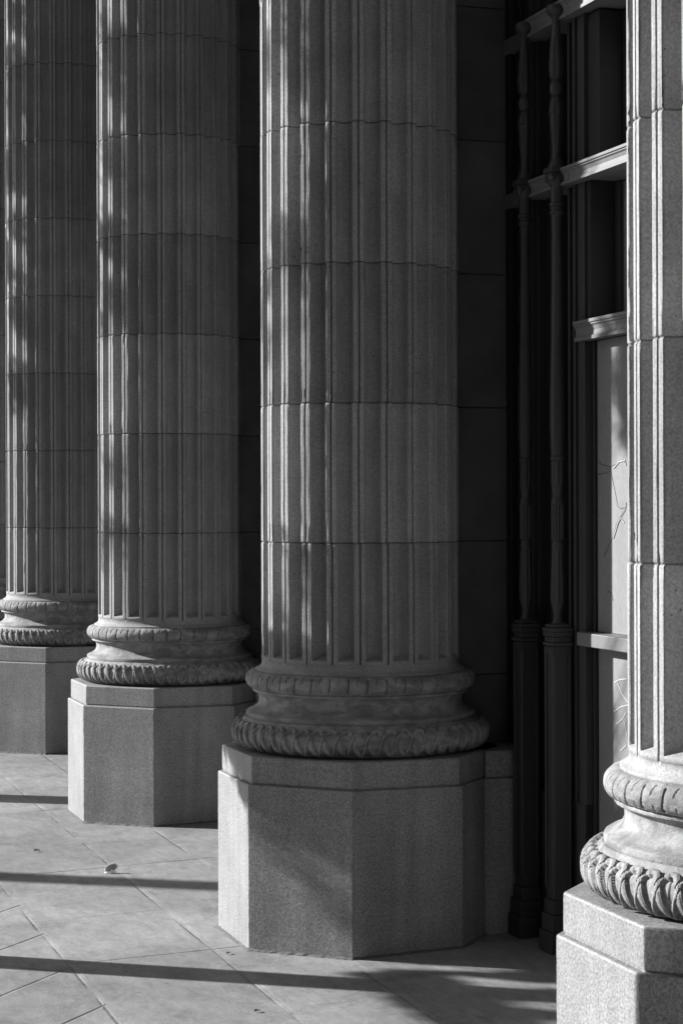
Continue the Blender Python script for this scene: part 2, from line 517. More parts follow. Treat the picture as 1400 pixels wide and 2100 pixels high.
def seg_dist(P, poly):
    """distance of points P (n,2) to polyline poly (k,2); returns dist"""
    best = np.full(len(P), 9.0)
    for a, b in zip(poly[:-1], poly[1:]):
        ab = b - a; L = (ab ** 2).sum() + 1e-12
        t = np.clip(((P - a) @ ab) / L, 0, 1)
        d = np.sqrt(((P - a - t[:, None] * ab) ** 2).sum(1))
        best = np.minimum(best, d)
    return best
def carve_lower(nu, nv, W, Lv):
    """relief of interlaced straps on the big torus; returns (nv,nu) heights in metres (<=0)"""
    u = (np.arange(nu) / nu) * W
    v = np.linspace(0, 1, nv) * Lv
    Ug, Vg = np.meshgrid(u, v)
    P = np.stack([Ug.ravel(), Vg.ravel()], 1)
    hgt = np.full(len(P), -.013)
    v0, v1 = .15 * Lv, .84 * Lv
    for k in range(-2, 4):
        c = k * W
        tt = np.linspace(0, 1, 16)
        # a frond rises from the lower left, curls over and drops to the lower right
        P_ = np.array([(-.98, .12), (-.84, .30), (-.64, .52), (-.40, .70), (-.10, .81), (.20, .80), (.42, .66), (.60, .46), (.80, .27), (1.10, .13)])
        P_ = np.stack([c + P_[:, 0] * W, P_[:, 1] * Lv], 1)
        fine_ = np.stack([np.interp(np.linspace(0, 9, 40), np.arange(10), P_[:, q_]) for q_ in (0, 1)], 1)
        left, right = fine_[:19], fine_[16:]
        for poly, hw, top in ((left, .0052, -.0028), (right, .0092, 0.0)):
            d = seg_dist(P, poly)
            prof = top - .0022 * (d / hw) ** 2 - np.where(np.abs(d - hw * .60) < .0011, .0016, 0)
            ins = d < hw
            rim = (d >= hw) & (d < hw + .0020)
            hgt = np.where(ins, np.maximum(prof, np.where(hgt > top - .001, hgt, prof)), hgt)
            hgt = np.where(rim, np.minimum(hgt, top - .0095), hgt)
    return hgt.reshape(nv, nu)
def carve_upper(nu, nv):
    u = np.arange(nu) / nu
    v = np.linspace(0, 1, nv)
    Ug, Vg = np.meshgrid(u, v)
    s = (Ug - .5) - .16 * (Vg - .55) - .05 * np.sin((Vg - .3) * 7)
    h = -.0016 * (np.abs(((s + .5) % 1) - .5) < .18) * (1 - np.abs(((s + .5) % 1) - .5) / .18)
    h -= .0085 * (np.abs(s) < .034) * (Vg > .28) * (Vg < .80)
    h -= .0075 * (s > -.03) * (s < .13) * (np.abs(Vg - .27 + .25 * s) < .035)
    s2 = ((Ug + .06) % 1) - .02 - .30 * (Vg - .7)
    h -= .0040 * (np.abs(s2 - .05) < .025) * (Vg > .58) * (Vg < .86)
    h -= .0028 * (np.abs(s2 - .22) < .02) * (Vg > .20) * (Vg < .36)
    return h
def torus_mesh(name, rc, zc, ar, az, nmod, nu, nv, relief, p=2.0):
    nc = nmod * nu
    rel = np.tile(relief, (1, nmod))
    rng = np.random.default_rng(len(name) + nmod)
    ph = np.linspace(-np.pi / 2, np.pi / 2, nv)
    cs, sn = np.cos(ph), np.sin(ph)
    cr = np.sign(cs) * np.abs(cs) ** (2 / p); sr = np.sign(sn) * np.abs(sn) ** (2 / p)
    fade = np.clip(1 - (np.abs(np.linspace(-1, 1, nv)) / .93) ** 8, 0, 1)
    # low frequency irregularity
    th = 2 * np.pi * np.arange(nc) / nc
    irr = sum(a * np.sin(k * th + q) for a, k, q in [(.0006, 7, 1.), (.0005, 13, 2.), (.0004, 29, .5)])
    wob = rng.normal(0, 1, nmod).repeat(nu)
    scale = 1 + .12 * wob
    R = rc + (ar * cr)[:, None] + (rel * (.8 if nmod > 45 else 1.0) * fade[:, None] * scale[None, :]) * np.abs(cs)[:, None] ** .5 + irr[None, :]
    Zz = zc + (az * sr)[:, None] + (rel * fade[:, None]) * sn[:, None]
    R = np.vstack([np.full((1, nc), rc - .06), R, np.full((1, nc), rc - .06)])
    Zz = np.vstack([Zz[:1], Zz, Zz[-1:]])
    V = np.stack([R * np.cos(th)[None, :], R * np.sin(th)[None, :], Zz], -1).reshape(-1, 3)
    return fast_mesh(name, V, grid_faces(nv + 2, nc), smooth=True)
NU1, NV1, NM1 = 34, 72, 56
W1 = 2 * math.pi * .49 / NM1
me_lower = torus_mesh('lower_torus', .4340, .7515, .0590, .0580, NM1, NU1, NV1, carve_lower(NU1, NV1, W1, math.pi * .0585), 2.25)
me_upper = torus_mesh('upper_torus', .4030, .9480, .0345, .0345, 39, 34, 40, carve_upper(34, 40), 2.1)

def base_profile_mesh():
    prof = [(.40, .9140), (.4110, .9140), (.4120, .9120), (.4120, .9045), (.4100, .9025),
            (.3985, .9020), (.3930, .8955), (.3895, .8870), (.3880, .8770), (.3885, .8660), (.3920, .8560),
            (.3985, .8475), (.4090, .8400), (.4210, .8335), (.4310, .8300), (.4360, .8270), (.4370, .8250),
            (.4370, .8110), (.4355, .8085), (.30, .8085)]
    nc = 240
    th = 2 * np.pi * np.arange(nc) / nc
    rng = np.random.default_rng(4)
    V = []
    for r, z in prof:
        jit = np.convolve(np.r_[rng.normal(0, 1, nc)], np.ones(3) / 3, 'same') * .0004
        V.append(np.stack([(r + jit) * np.cos(th), (r + jit) * np.sin(th), np.full(nc, z)], -1))
    V = np.array(V).reshape(-1, 3)
    F = grid_faces(len(prof), nc)[:, ::-1]
    return fast_mesh('scotia', V, F, smooth=False)
me_scotia = base_profile_mesh()

def octa(a):
    h = a * math.tan(math.pi / 8)
    return [(a, -h), (a, h), (h, a), (-h, a), (-a, h), (-a, -h), (-h, -a), (h, -a)]
AB, AC = .508, .4927
ZL, ZC = .5893, .690
def oct_mesh(name, levels):
    mb = MB(); b = 0
    for a, z in levels:
        for x, y in octa(a):
            mb.v.append((x, y, z))
    for i in range(len(levels) - 1):
        for k in range(8):
            k2 = (k + 1) % 8
            mb.f.append((i*8+k, i*8+k2, (i+1)*8+k2, (i+1)*8+k))
    mb.f.append(tuple(range(8))[::-1]); n = len(levels) - 1
    mb.f.append(tuple(n*8 + k for k in range(8)))
    return mb
def worn_oct(levels, seed, step=.012):
    rng = np.random.default_rng(seed)
    lv = []
    for (a0, z0), (a1, z1) in zip(levels[:-1], levels[1:]):
        n = max(1, int((z1 - z0) / step))
        lv += [(a0 + (a1 - a0) * q / n, z0 + (z1 - z0) * q / n) for q in range(n)]
    lv.append(levels[-1])
    mb = MB(); per = 8 * 10
    lat = [0.0, .0025, .006, .16, .38, .62, .84, .994, .9975, 1.0]
    chip = np.zeros((len(lv), 8))
    for c_ in range(8):
        e_ = np.abs(np.convolve(rng.normal(0, 1, len(lv)), np.ones(3) / 3, 'same')) * .0012
        sp = (rng.random(len(lv)) < .05) * rng.random(len(lv)) * .007
        chip[:, c_] = e_ + sp
    for i_, (a, z) in enumerate(lv):
        oc = octa(a)
        for k in range(8):
            (xa, ya), (xb, yb) = oc[k], oc[(k + 1) % 8]
            for f_ in lat[:-1] + [None]:
                if f_ is None: continue
                x, y = xa + (xb - xa) * f_, ya + (yb - ya) * f_
                if f_ == 0.0 or f_ in (.0025, .9975):
                    dd = chip[i_, k if f_ < .5 else (k + 1) % 8] * (1.0 if f_ == 0.0 else .35)
                    r_ = math.hypot(x, y); x *= 1 - dd / r_; y *= 1 - dd / r_
                mb.v.append((x, y, z))
    per = 8 * 9
    for i_ in range(len(lv) - 1):
        for k in range(per):
            k2 = (k + 1) % per
            mb.f.append((i_*per+k, i_*per+k2, (i_+1)*per+k2, (i_+1)*per+k))
    n = len(lv) - 1
    mb.f.append(tuple(n*per + k for k in range(per)))
    return mb
col_pos = {c: (wp(0, (3 - c) * SP)) for c in range(0, 6)}  # last column is unseen, added to bounce sunlight into the flutes
labels = {
    0: 'fluted stone column at the far left edge, farthest of the row, only a sliver showing',
    1: 'fluted column with dappled shafts of light, second from the far end of the row, cut by the left side',
    2: 'fluted column whose carved base is half sunlit, standing left of the big central column',
    3: 'large fluted column in the middle, its carved base wholly in shade',
    4: 'nearest fluted column at the right edge, its pale carved base in full sun',
    5: 'unseen fluted column of the row, added beside the camera to bounce sunlight',
}
for c in range(0, 6):
    e = empty('column', col_pos[c], ANG, labels[c], 'column', 'fluted columns of the colonnade')
    pl = worn_oct([(AB, -.03), (AB, ZL - .006), (AB - .002, ZL - .001), (AB - .004, ZL), (.45, ZL + .00005)], 50 + c).build('plinth', G, e)
    cp = worn_oct([(AC - .003, ZL + .0005), (AC - .003, ZL + .005), (AC, ZL + .007), (AC, ZC - .006), (AC - .002, ZC - .0015), (AC - .006, ZC)], 70 + c).build('plinth_cap', G, e)
    sk = MB(); rngk = random.Random(c)
    rim = []
    oc = octa(AB)
    for k in range(8):
        (xa, ya), (xb, yb) = oc[k], oc[(k + 1) % 8]
        for q in range(24):
            f_ = q / 24; x, y = xa + (xb - xa) * f_, ya + (yb - ya) * f_
            rim.append((x, y))
    n_ = len(rim)
    for ring in range(3):
        for x, y in rim:
            L_ = math.hypot(x, y); a_ = rngk.random()
            ex = (.014 + .010 * a_ if ring == 0 else .004 + .003 * a_ if ring == 1 else -.001)
            zz = (-.004 if ring == 0 else .003 + .004 * a_ if ring == 1 else .006 + .004 * a_)
            sk.v.append((x * (1 + ex / L_), y * (1 + ex / L_), floor_z(x) + zz))
    for r_i in range(2):
        for k in range(n_):
            k2 = (k + 1) % n_
            sk.f.append((r_i*n_ + k, r_i*n_ + k2, (r_i+1)*n_ + k2, (r_i+1)*n_ + k))
    sk.build('mortar', GRIME_SHADE, pl)  # bead coloured dark for grime and for contact shade at the plinth foot
    link('lower_torus', me_lower, CV, e)
    link('scotia', me_scotia, CV, e)
    link('upper_torus', me_upper, CV, e)
    sh = link('shaft', shaft_mesh(10 + c, fine=(0 < c < 5)), ST, e)
    cap = MB()
    cap.lathe([(.37, 7.0), (.40, 7.02), (.40, 7.06), (.38, 7.07), (.39, 7.2), (.45, 7.42), (.50, 7.5), (.50, 7.55)], 0, 0, 48)
    cap.box(-.52, .52, -.52, .52, 7.55, 7.68)
    cap.build('capital', ST, e)

# ------------------------------------------------------------------ piers behind the columns
PW, PL = .12, .3625       # half widths (along the colonnade) of the pier and of its plinth
names_p = {0: 'far left', 1: 'second', 2: 'third', 3: 'central', 4: 'right'}
pl_lab = {
    0: 'shaded ashlar pier behind the farthest column at the left edge',
    1: 'shaded ashlar pier behind the second farthest column',
    2: 'shaded ashlar pier showing between the half sunlit column and the central column',
    3: 'dark ashlar pier on a granite block, just right of the central column',
    4: 'ashlar pier hidden behind the nearest column at the right edge',
    5: 'unseen ashlar pier behind the column added beside the camera',
}
for c in range(0, 6):
    e = empty('pier', col_pos[c], ANG, pl_lab[c], 'pier', 'stone piers behind the columns')
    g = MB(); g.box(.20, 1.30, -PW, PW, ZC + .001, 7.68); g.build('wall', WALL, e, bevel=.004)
    g = MB(); g.box(.36, 1.32, -PL, PL, -.05, ZL); g.build('plinth', G, e, bevel=.003)
    g = MB(); g.box(.37, 1.31, -PL + .012, PL - .012, ZL + .001, ZC); g.build('plinth_cap', G, e, bevel=.003)

# building behind, entablature above
e = empty('building', wp(0, 0, 0), ANG, 'dark stone building wall with deep entablature above the columns, plus an unseen pale wall added to bounce sunlight', 'building')
g = MB(); g.box(1.34, 6, -6.3, 22, -.4, 7.6); g.build('wall', METD, e)
g = MB(); g.box(.60, 6, -12, -6.31, -.4, 7.6); g.build('wall', PALE, e)  # unseen end wall added to reflect sunlight from the right
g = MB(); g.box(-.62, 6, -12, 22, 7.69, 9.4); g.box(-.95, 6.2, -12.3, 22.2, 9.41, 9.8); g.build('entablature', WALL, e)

# unseen wing added behind the camera to keep skylight off the columns
e = empty('sky_block_wing', (0, -9, 0), 0, 'unseen dark wing added behind the camera to block skylight', 'building')
g = MB(); g.box(-26, 26, -9, 0, -.4, 13); g.build('wall', METD, e)
g = MB(); g.box(-26.3, 26.3, -9.3, .35, 13.01, 13.6); g.build('cornice', WALL, e)
for k in range(-8, 9):
    g = MB(); g.box(k * 3 - .6, k * 3 + .6, .002, .06, 1.2, 3.6); g.build('window', GLASS, e)

e = empty('sky_block_left', (-13, -9, 0), R_(8), 'unseen dark block added outside the left edge to cut skylight', 'building')  # block added out of view, dims the sky at front left
g = MB(); g.box(-12, 0, -16, 9.5, -.4, 15); g.build('wall', METD, e)
g = MB(); g.box(-12.3, .4, -16.3, 9.8, 15.01, 15.6); g.build('cornice', METD, e)

# ------------------------------------------------------------------ window bays
def zc2(y, D=6.965):
    return 1.6 + (1040 - y) * D / 4000.0
prof_px = [(355, 13), (362, 19), (370, 20), (378, 17), (386, 13), (400, 12.5), (417, 12), (419, 15), (424, 15), (426, 12), (433, 12), (435, 14.5), (440, 14), (443, 11),
           (470, 9.5), (560, 10.5), (700, 12.5), (820, 14.8), (880, 15), (915, 14), (936, 12.6), (938, 14.5), (944, 14.5), (947, 12.5), (958, 12.5), (985, 12.8), (1005, 12), (1020, 9.5),
           (1028, 12.5), (1036, 14.2), (1038, 13), (1102, 12.8), (1108, 13.6), (1112, 10.5), (1118, 12), (1126, 13), (1132, 11.5), (1150, 12.2), (1210, 14.5), (1235, 14.3),
           (1250, 11), (1258, 8.5), (1268, 8.5), (1278, 12), (1282, 17)]
lower_prof = [(w_ * .00174, zc2(y)) for y, w_ in prof_px][::-1]
up_px = [(14, 19), (24, 21), (30, 18), (38, 10), (46, 8), (70, 9.5), (100, 12.5), (127, 14.5), (129, 15.5), (133, 15.5), (135, 14.8), (150, 14.5), (160, 12), (165, 7.5),
         (168, 9), (175, 13), (184, 14), (192, 13), (197, 10), (199, 7.5), (203, 10), (212, 13), (226, 14.5), (229, 15.5), (233, 15.3), (236, 13.5), (265, 12), (300, 8.8), (322, 8.2),
         (328, 10), (334, 13), (340, 16), (345, 17)]
upper_prof = [(w_ * .00174, zc2(y)) for y, w_ in up_px][::-1]
LOB = ((zc2(1104), zc2(1037), 12, .16), (zc2(1240), zc2(1130), 8, .12), (zc2(1004), zc2(946), 8, .12), (zc2(432), zc2(426), 8, .15), (zc2(300), zc2(199), 6, .10), (zc2(160), zc2(98), 6, .12))
def moulding(mb, m_front, t0, t1, z0, z1, d):
    """horizontal transom, profile stepping back downwards; front at m_front"""
    h = z1 - z0
    prof = [(m_front, z1), (m_front, z1 - .16*h), (m_front + .10*d, z1 - .18*h), (m_front + .10*d, z1 - .26*h), (m_front + .22*d, z1 - .34*h),
            (m_front + .30*d, z1 - .55*h), (m_front + .26*d, z1 - .78*h), (m_front + .16*d, z1 - .82*h), (m_front + .14*d, z0), (m_front + d, z0), (m_front + d, z1)]
    mb.prism_t(prof, t0, t1)
def make_bay(label):
    """local frame: x inward, y along colonnade from the bay centre; near = camera-far side mirrored"""
    e = empty('window_bay', (0, 0, 0), ANG, label, 'window', 'tall window bays between the columns')
    hb = SP / 2
    FZ = -.06
    for s in (1, -1):
        def Y(t):            # t measured from the column axis, negative towards the bay
            return s * (hb + t)
        def bx(g, m0, m1, ta, tb, z0, z1): g.box(m0, m1, Y(ta), Y(tb), z0, z1)
        # carved jamb band beside the pier
        g = MB()
        bx(g, .575, .80, -PW - .002, -.335, FZ, 7.6)
        bx(g, .555, .574, -PW - .004, -.165, FZ, 7.6)
        bx(g, .560, .574, -.285, -.325, FZ, 7.6)
        jb = g.build('jamb', METD, e, bevel=.002)
        g = MB()
        rng = random.Random(3)
        for k in range(120):                      # scrolling vine with leaves
            z = .75 + k * .05
            if z > 6.8: break
            a = .018 * math.sin(k * 1.3)
            pts = [(.572, Y(-.226 - .020 * math.sin((z + q * .0083) * 26)), z + q * .0083) for q in range(7)]
            g.tube(pts, .0045, 5)
            cy = Y(-.226 + .022 * (1 if k % 2 else -1))
            for q in range(3):
                an = q * 2.1 + k
                px, pz = cy + .011 * math.cos(an), z + .013 * math.sin(an)
                g.add([(.574, px - .011, pz), (.565, px, pz + .007), (.574, px + .011, pz + .002), (.567, px, pz - .008)], [(0, 1, 2), (0, 2, 3)])
        g.build('vine_relief', MET, jb)
        # colonnettes
        for tc in (-.427, -.702):
            g = MB()
            g.lathe([(r, z) for r, z in lower_prof], .50, Y(tc), 48, LOB)
            co = g.build('colonnette', MET, e, smooth=False)
            g = MB(); g.lathe(upper_prof, .50, Y(tc), 48, LOB)
            g.build('baluster', MET, co)
            g = MB()
            g.box(.465, .535, Y(tc) - .036, Y(tc) + .036, zc2(357), zc2(346))
            g.box(.469, .531, Y(tc) - .031, Y(tc) + .031, zc2(362), zc2(357) - .001)
            for dx, dy in ((-1, -1), (-1, 1), (1, -1), (1, 1)):
                g.lathe([(.003, zc2(376)), (.009, zc2(372)), (.010, zc2(367)), (.004, zc2(362.5))], .50 + dx * .026, Y(tc) + dy * .026, 8)
            g.build('capital', MET, co, bevel=.001)
            g = MB()
            for z0, z1, hw in ((1325, 1318, .041), (1317.6, 1306, .036), (1305.6, 1296, .040), (1295.6, 1288, .042), (1287.6, 1281, .034)):
                g.box(.50 - hw, .50 + hw, Y(tc) - hw, Y(tc) + hw, zc2(z0), zc2(z1))
            zt = zc2(1325.5)
            g.box(.468, .532, Y(tc) - .032, Y(tc) + .032, .20, zt)
            for ss in (-1, 1):
                g.box(.462, .4675, Y(tc) + ss * .034, Y(tc) + ss * .020, .24, zt - .03)
                g.box(.466, .478, Y(tc) + ss * .0385, Y(tc) + ss * .0322, .24, zt - .03)
                g.box(.522, .534, Y(tc) + ss * .0385, Y(tc) + ss * .0322, .24, zt - .03)
            g.box(.462, .4675, Y(tc) - .036, Y(tc) + .036, zt - .0295, zt - .002)
            g.box(.462, .538, Y(tc) - .040, Y(tc) + .040, .15, .199)
            g.box(.454, .546, Y(tc) - .048, Y(tc) + .048, .09, .149)
            g.box(.448, .552, Y(tc) - .054, Y(tc) + .054, -.03, .089)
            g.build('pedestal', MET, co, bevel=.002)
        # mouldings between colonnettes (frame of the sidelight) and the sidelight glass
        g = MB()
        for (m0, ta, tb) in ((.555, -.336, -.372), (.572, -.372, -.392), (.585, -.464, -.50), (.572, -.50, -.515), (.565, -.655, -.672), (.545, -.741, -.757), (.556, -.757, -.770), (.550, -.7705, -.823)):
            bx(g, m0, .80, ta, tb, FZ + .05, 7.6)
        bx(g, .575, .80, -.672, -.7405, FZ + .05, 7.6)
        bx(g, .60, .80, -.393, -.463, FZ + .05, 7.6)
        bx(g, .545, .90, -.336, -.823, -.02, .55)
        g.build('mullion_frame', MET, e, bevel=.0015)
        g = MB(); bx(g, .74, .75, -.50, -.66, .55, 7.6); g.build('side_glass', GLASS, e)
        # inner stile beside the middle light, wider in the upper tiers
        g = MB(); bx(g, .560, .69, -.8235, -.850, 2.252, 2.744); bx(g, .565, .71, -.8235, -.915, 2.80, 3.33)
        bx(g, .576, .60, -.8235, -.845, FZ + .05, 2.18)
        g.build('stile', METD, e, bevel=.0015)
    # transoms, full width and inner ones
    W = hb - PW - .004
    Wi = hb - .8235
    for k, (z0, z1) in enumerate(((2.742, 2.802), (3.335, 3.40), (4.3, 4.36), (5.4, 5.46))):
        g = MB(); moulding(g, .497, -(hb - .375), -(hb - .7765), z0, z1, .05); moulding(g, .497, hb - .7765, hb - .375, z0, z1, .05)
        moulding(g, .4985, -(hb - .7775), hb - .7775, z0, z1, .05)
        g.box(.5475, .80, -W, W, z0 + .004, z1 - .004)
        g.build('transom', SILL, e)
    g = MB(); moulding(g, .526, -(hb - .775), hb - .775, 2.183, 2.253, .05); g.box(.5765, .70, -Wi + .03, Wi - .03, 2.187, 2.249); g.build('transom', SILL, e)
    g = MB(); g.prism_t([(.530, 1.157), (.530, 1.1095), (.62, 1.1095), (.62, 1.160)], -(hb - .793), hb - .793); g.build('transom', SILL, e, bevel=.003)
    g = MB(); g.box(.535, .80, -Wi - .02, Wi + .02, -.05, .16); g.build('threshold', MET, e, bevel=.003)
    # panes
    g = MB(); g.box(.588, .598, -Wi, Wi, 1.161, 2.182); pane = g.build('pane', PANE, e)
    g = MB(); g.box(.590, .600, -Wi, Wi, .161, 1.109); pane2 = g.build('pane', PANE, e)
    g = MB(); g.box(.672, .682, -Wi + .0495, Wi - .0495, 2.254, 2.741); g.build('pane', PANEU, e)
    g = MB(); g.box(.690, .70, -Wi + .1125, Wi - .1125, 2.803, 3.334); g.build('pane', PANEU, e)
    g = MB()
    for z0, z1 in ((3.401, 4.299), (4.361, 5.399), (5.461, 7.5)): g.box(.64, .65, -W, W, z0, z1)
    g.build('pane', GLASS, e)
    for z0, z1, q in ((2.254, 2.741, .027), (2.803, 3.334, .092)):
        for s in (-1, 1):
            g = MB(); g.box(.655, .6715, s * (Wi - q), s * (Wi - q - .035), z0, z1)
            g.build('sash', MET, e, bevel=.001)
    return e, pane, pane2
bay_labels = {
    (0, 1): 'hidden dark window bay between the two farthest columns',
    (1, 2): 'dark window bay between the second farthest and the half sunlit column',
    (2, 3): 'dark window bay between the half sunlit and the central column',
    (4, 5): 'unseen window bay added beside the camera to bounce sunlight',
    (3, 4): 'dark window bay with slender colonnettes and a cracked sunlit pane beside the nearest column',
}
bay, pane, pane2 = make_bay(bay_labels[(3, 4)])
bay.location = wp(0, -SP / 2)
def copy_tree(o, parent=None):
    c = o.copy(); COL.objects.link(c); c.parent = parent
    for ch in [x for x in o.children]:
        copy_tree(ch, c)
    return c
for (a, b_) in ((4, 5), (2, 3), (1, 2), (0, 1)):
    cc = copy_tree(bay)
    cc.location = wp(0, (3 - (a + b_) / 2) * SP)
    cc['label'] = bay_labels[(a, b_)]

# cracks of the lower middle pane of the visible bay, given as (t from column 3 axis, z)
def px2pane(x, y, m=.588):
    u = (x - 700) / 4000.7
    D = (m + 2.4668) / (.947 * u + .3213)
    t = D * (.947 - .3213 * u) - 7.0503
    z = 1.6 + (1040.1 - y - .00313 * (x - 700)) * D / 4000.7
    return t + SP / 2, z
def strip(mb, pts, wd, m=.588, proud=.0015):
    P = [px2pane(*p, m=m) for p in pts]
    wds = [a * .6 for a in wd] if isinstance(wd, (list, tuple)) else [wd * .6] * len(P)
    top = []; bot = []
    for i, (y, z) in enumerate(P):
        y2, z2 = P[min(i + 1, len(P) - 1)]; y1, z1 = P[max(i - 1, 0)]
        dx, dz = y2 - y1, z2 - z1; L = math.hypot(dx, dz) + 1e-9
        nx_, nz_ = -dz / L * wds[i] / 2, dx / L * wds[i] / 2
        top.append((y + nx_, z + nz_)); bot.append((y - nx_, z - nz_))
    for i in range(len(P) - 1):
        q = [top[i], top[i + 1], bot[i + 1], bot[i]]
        mf = m - proud
        vs = [(mf, a, b) for a, b in q] + [(m + .001, a, b) for a, b in q]
        mb.add(vs, [(0, 1, 2, 3), (0, 4, 5, 1), (1, 5, 6, 2), (2, 6, 7, 3), (3, 7, 4, 0)])
g = MB(); strip(g, [(1217, 941), (1232, 952), (1250, 957), (1262, 952), (1277, 943), (1282, 950)], [.010, .006, .005, .004, .004, .003]); g.build('crack', SHARD, pane)
g = MB(); strip(g, [(1217, 966), (1222, 974), (1240, 970), (1252, 966)], [.016, .012, .003, .002]); g.build('crack', SHARD, pane)
g = MB(); strip(g, [(1250, 957), (1256, 985), (1262, 1015), (1266, 1035)], [.004, .003, .002, .002]); g.build('crack', SHARD, pane)
g = MB(); strip(g, [(1284, 1030), (1282, 1045), (1272, 1060), (1264, 1078), (1258, 1095), (1248, 1118), (1238, 1140)], [.006, .008, .014, .022, .008, .004, .002]); g.build('crack', SHARD, pane)
g = MB(); strip(g, [(1264, 1036), (1272, 1043), (1284, 1040)], [.003, .006, .003]); g.build('crack', SHARD, pane)
g = MB(); strip(g, [(1215, 1296), (1232, 1301), (1256, 1299)], [.006, .009, .003]); g.build('crack', SHARD, pane)
g = MB(); strip(g, [(1245, 1212), (1252, 1216), (1256, 1232)], [.004, .010, .003]); g.build('crack', SHARD, pane)
g = MB(); strip(g, [(1258, 960), (1270, 947), (1282, 944), (1284, 955)], [.006, .005, .006, .004], proud=.003); g.build('crack', SCRATCH, pane)
g = MB(); strip(g, [(1280, 1072), (1274, 1062), (1268, 1070), (1262, 1090), (1257, 1104)], [.005, .004, .004, .005, .006], proud=.003); g.build('crack', SCRATCH, pane)
for pts in ([(1258, 1400), (1268, 1394), (1284, 1392)], [(1264, 1400), (1275, 1425), (1286, 1440)], [(1257, 1460), (1270, 1450), (1288, 1445)],
            [(1262, 1485), (1275, 1474), (1282, 1460)], [(1278, 1478), (1284, 1510)], [(1270, 1540), (1282, 1528)]):
    g = MB(); strip(g, pts, .008, m=.590, proud=.0015); g.build('scratch', SCRATCH, pane2)

# ------------------------------------------------------------------ small things on the paving
def px2floor(x, y):
    u = (x - 700) / 4000.7
    yy = y + .00313 * (x - 700)
    k = (yy - 1040.1) / 4000.7
    # z = SLOPE*m , m = CA*(uD-cx)+SA*(D-cy) ; 1.6 - kD = z
    A = SLOPE * (CA * u + SA); B = -SLOPE * (CA * C3[0] + SA * C3[1])
    D = (1.6 - B) / (k + A)
    return Vector((u * D, D, 1.6 - k * D))
p = px2floor(226, 1791)
e = empty('plastic_lid', p, R_(12), 'small torn clear plastic lid standing on edge on the sunlit paving', 'litter')
g = MB(); pts = []
for k in range(25):
    a = 2 * math.pi * k / 24
    pts.append((.026 * math.cos(a) * (1 + .08 * math.cos(2 * a + 1)) + .004 * math.sin(a), .006 * math.sin(a * 1.0), .024 + .0165 * math.sin(a) + .006 * math.cos(a)))
g.tube(pts, .0024, 7)
g.build('rim', PLASTIC, e, smooth=True)
g = MB(); g.add([(x * .93, y + .0035, .024 + (z - .024) * .93) for x, y, z in pts[:-1]] + [(0, .012, .022)], [(k, (k + 1) % 24, 24) for k in range(24)])
g.build('bowl', PLASTICD, e)
g = MB()
g.tube([(-.030, -.006, .004), (-.012, -.010, .006), (.006, -.006, .005), (.022, -.002, .007)], [.003, .004, .005, .004], 6)
g.tube([(.004, -.006, .006), (.002, -.007, .018)], [.005, .003], 6)
g.build('torn_flap', PLASTIC, e, smooth=True)

def dry_leaf(loc, rz, s, label, cat='leaf'):
    mb = MB()
    n = 9; rows = []
    rng = random.Random(int(s * 1e5))
    for i in range(n):
        t_ = i / (n - 1); wd = math.sin(math.pi * t_) ** .7 * .34 + .02
        for q in (-1, -.5, 0, .5, 1):
            mb.v.append(((t_ - .5) * s, q * wd * s, .003 + s * (.18 * abs(q) ** 1.5 + .10 * math.sin(t_ * 3 + q)) + rng.uniform(0, .02) * s))
    for i in range(n - 1):
        for q in range(4):
            mb.f.append((i*5+q, i*5+q+1, (i+1)*5+q+1, (i+1)*5+q))
    o = mb.build('dry_leaf', DRY)
    m_ = o.modifiers.new('solid', 'SOLIDIFY'); m_.thickness = .0008
    o.location = loc; o.rotation_euler = (0, 0, rz)
    tag(o, label, cat)
    return o
dry_leaf(px2floor(74, 1747), .1, .028, 'tiny dark dry leaf lying on bright paving in front of the half sunlit column')
dry_leaf(px2floor(466, 1957), .9, .020, 'tiny dark dry leaf in the paving joint beside the sunlit corner of the central plinth')
dry_leaf(px2floor(524, 2076), .5, .020, 'tiny dark dry leaf on the paving near the bottom of the picture')
lp = Vector((0, 0, 0))
u_ = (1332 - 700) / 4000.7; Dc = (1.6 - ZC) * 4000.7 / (1878 + .00313 * 632 - 1040.1)
for i, (dx, dy, s) in enumerate(((0, 0, .030),)):
    o = dry_leaf(Vector((u_ * Dc + dx, Dc + dy + .004, ZC)), .4 + i, s, 'crumpled dry leaf lying on the plinth top of the nearest column')
    o.scale = (1, 1, 2.2)

# ------------------------------------------------------------------ trees that throw the dappled shade
DX, DY = -SUN_AZ[0], -SUN_AZ[1]       # direction the light travels, on the ground
PX, PY = .3420, .9397                 # across the light
TAN = math.tan(SUN_EL)
def at(q, s, z):
    """q across the light, s metres up-sun of the column line foot, z height"""
    # reference point on the colonnade line with coordinate q
    # colonnade: C3 + T*tt ; q = C3.q + (T.P) tt
    qc = C3[0] * PX + C3[1] * PY
    tt = (q - qc) / (T[0] * PX + T[1] * PY)
    b = wp(0, tt)
    return Vector((b.x - DX * s, b.y - DY * s, z))
def shade(q, z, s):
    """point of the sun ray that hits height z above the colonnade line at q, s metres up-sun"""
    return at(q, s, z + s * TAN)
def leaf_cloud(mb_list, c, rad, n, size, rng, ax=None):
    for _ in range(n):
        while True:
            v = Vector((rng.uniform(-1, 1), rng.uniform(-1, 1), rng.uniform(-1, 1)))
            if v.length < 1: break
        # radii: across the light, along it, up
        off = Vector((PX, PY, 0)) * (v.x * rad[0]) + Vector((DX, DY, 0)) * (v.y * rad[1]) + Vector((0, 0, 1)) * (v.z * rad[2])
        mb_list.append((c + off, size * rng.uniform(.6, 1.3)))
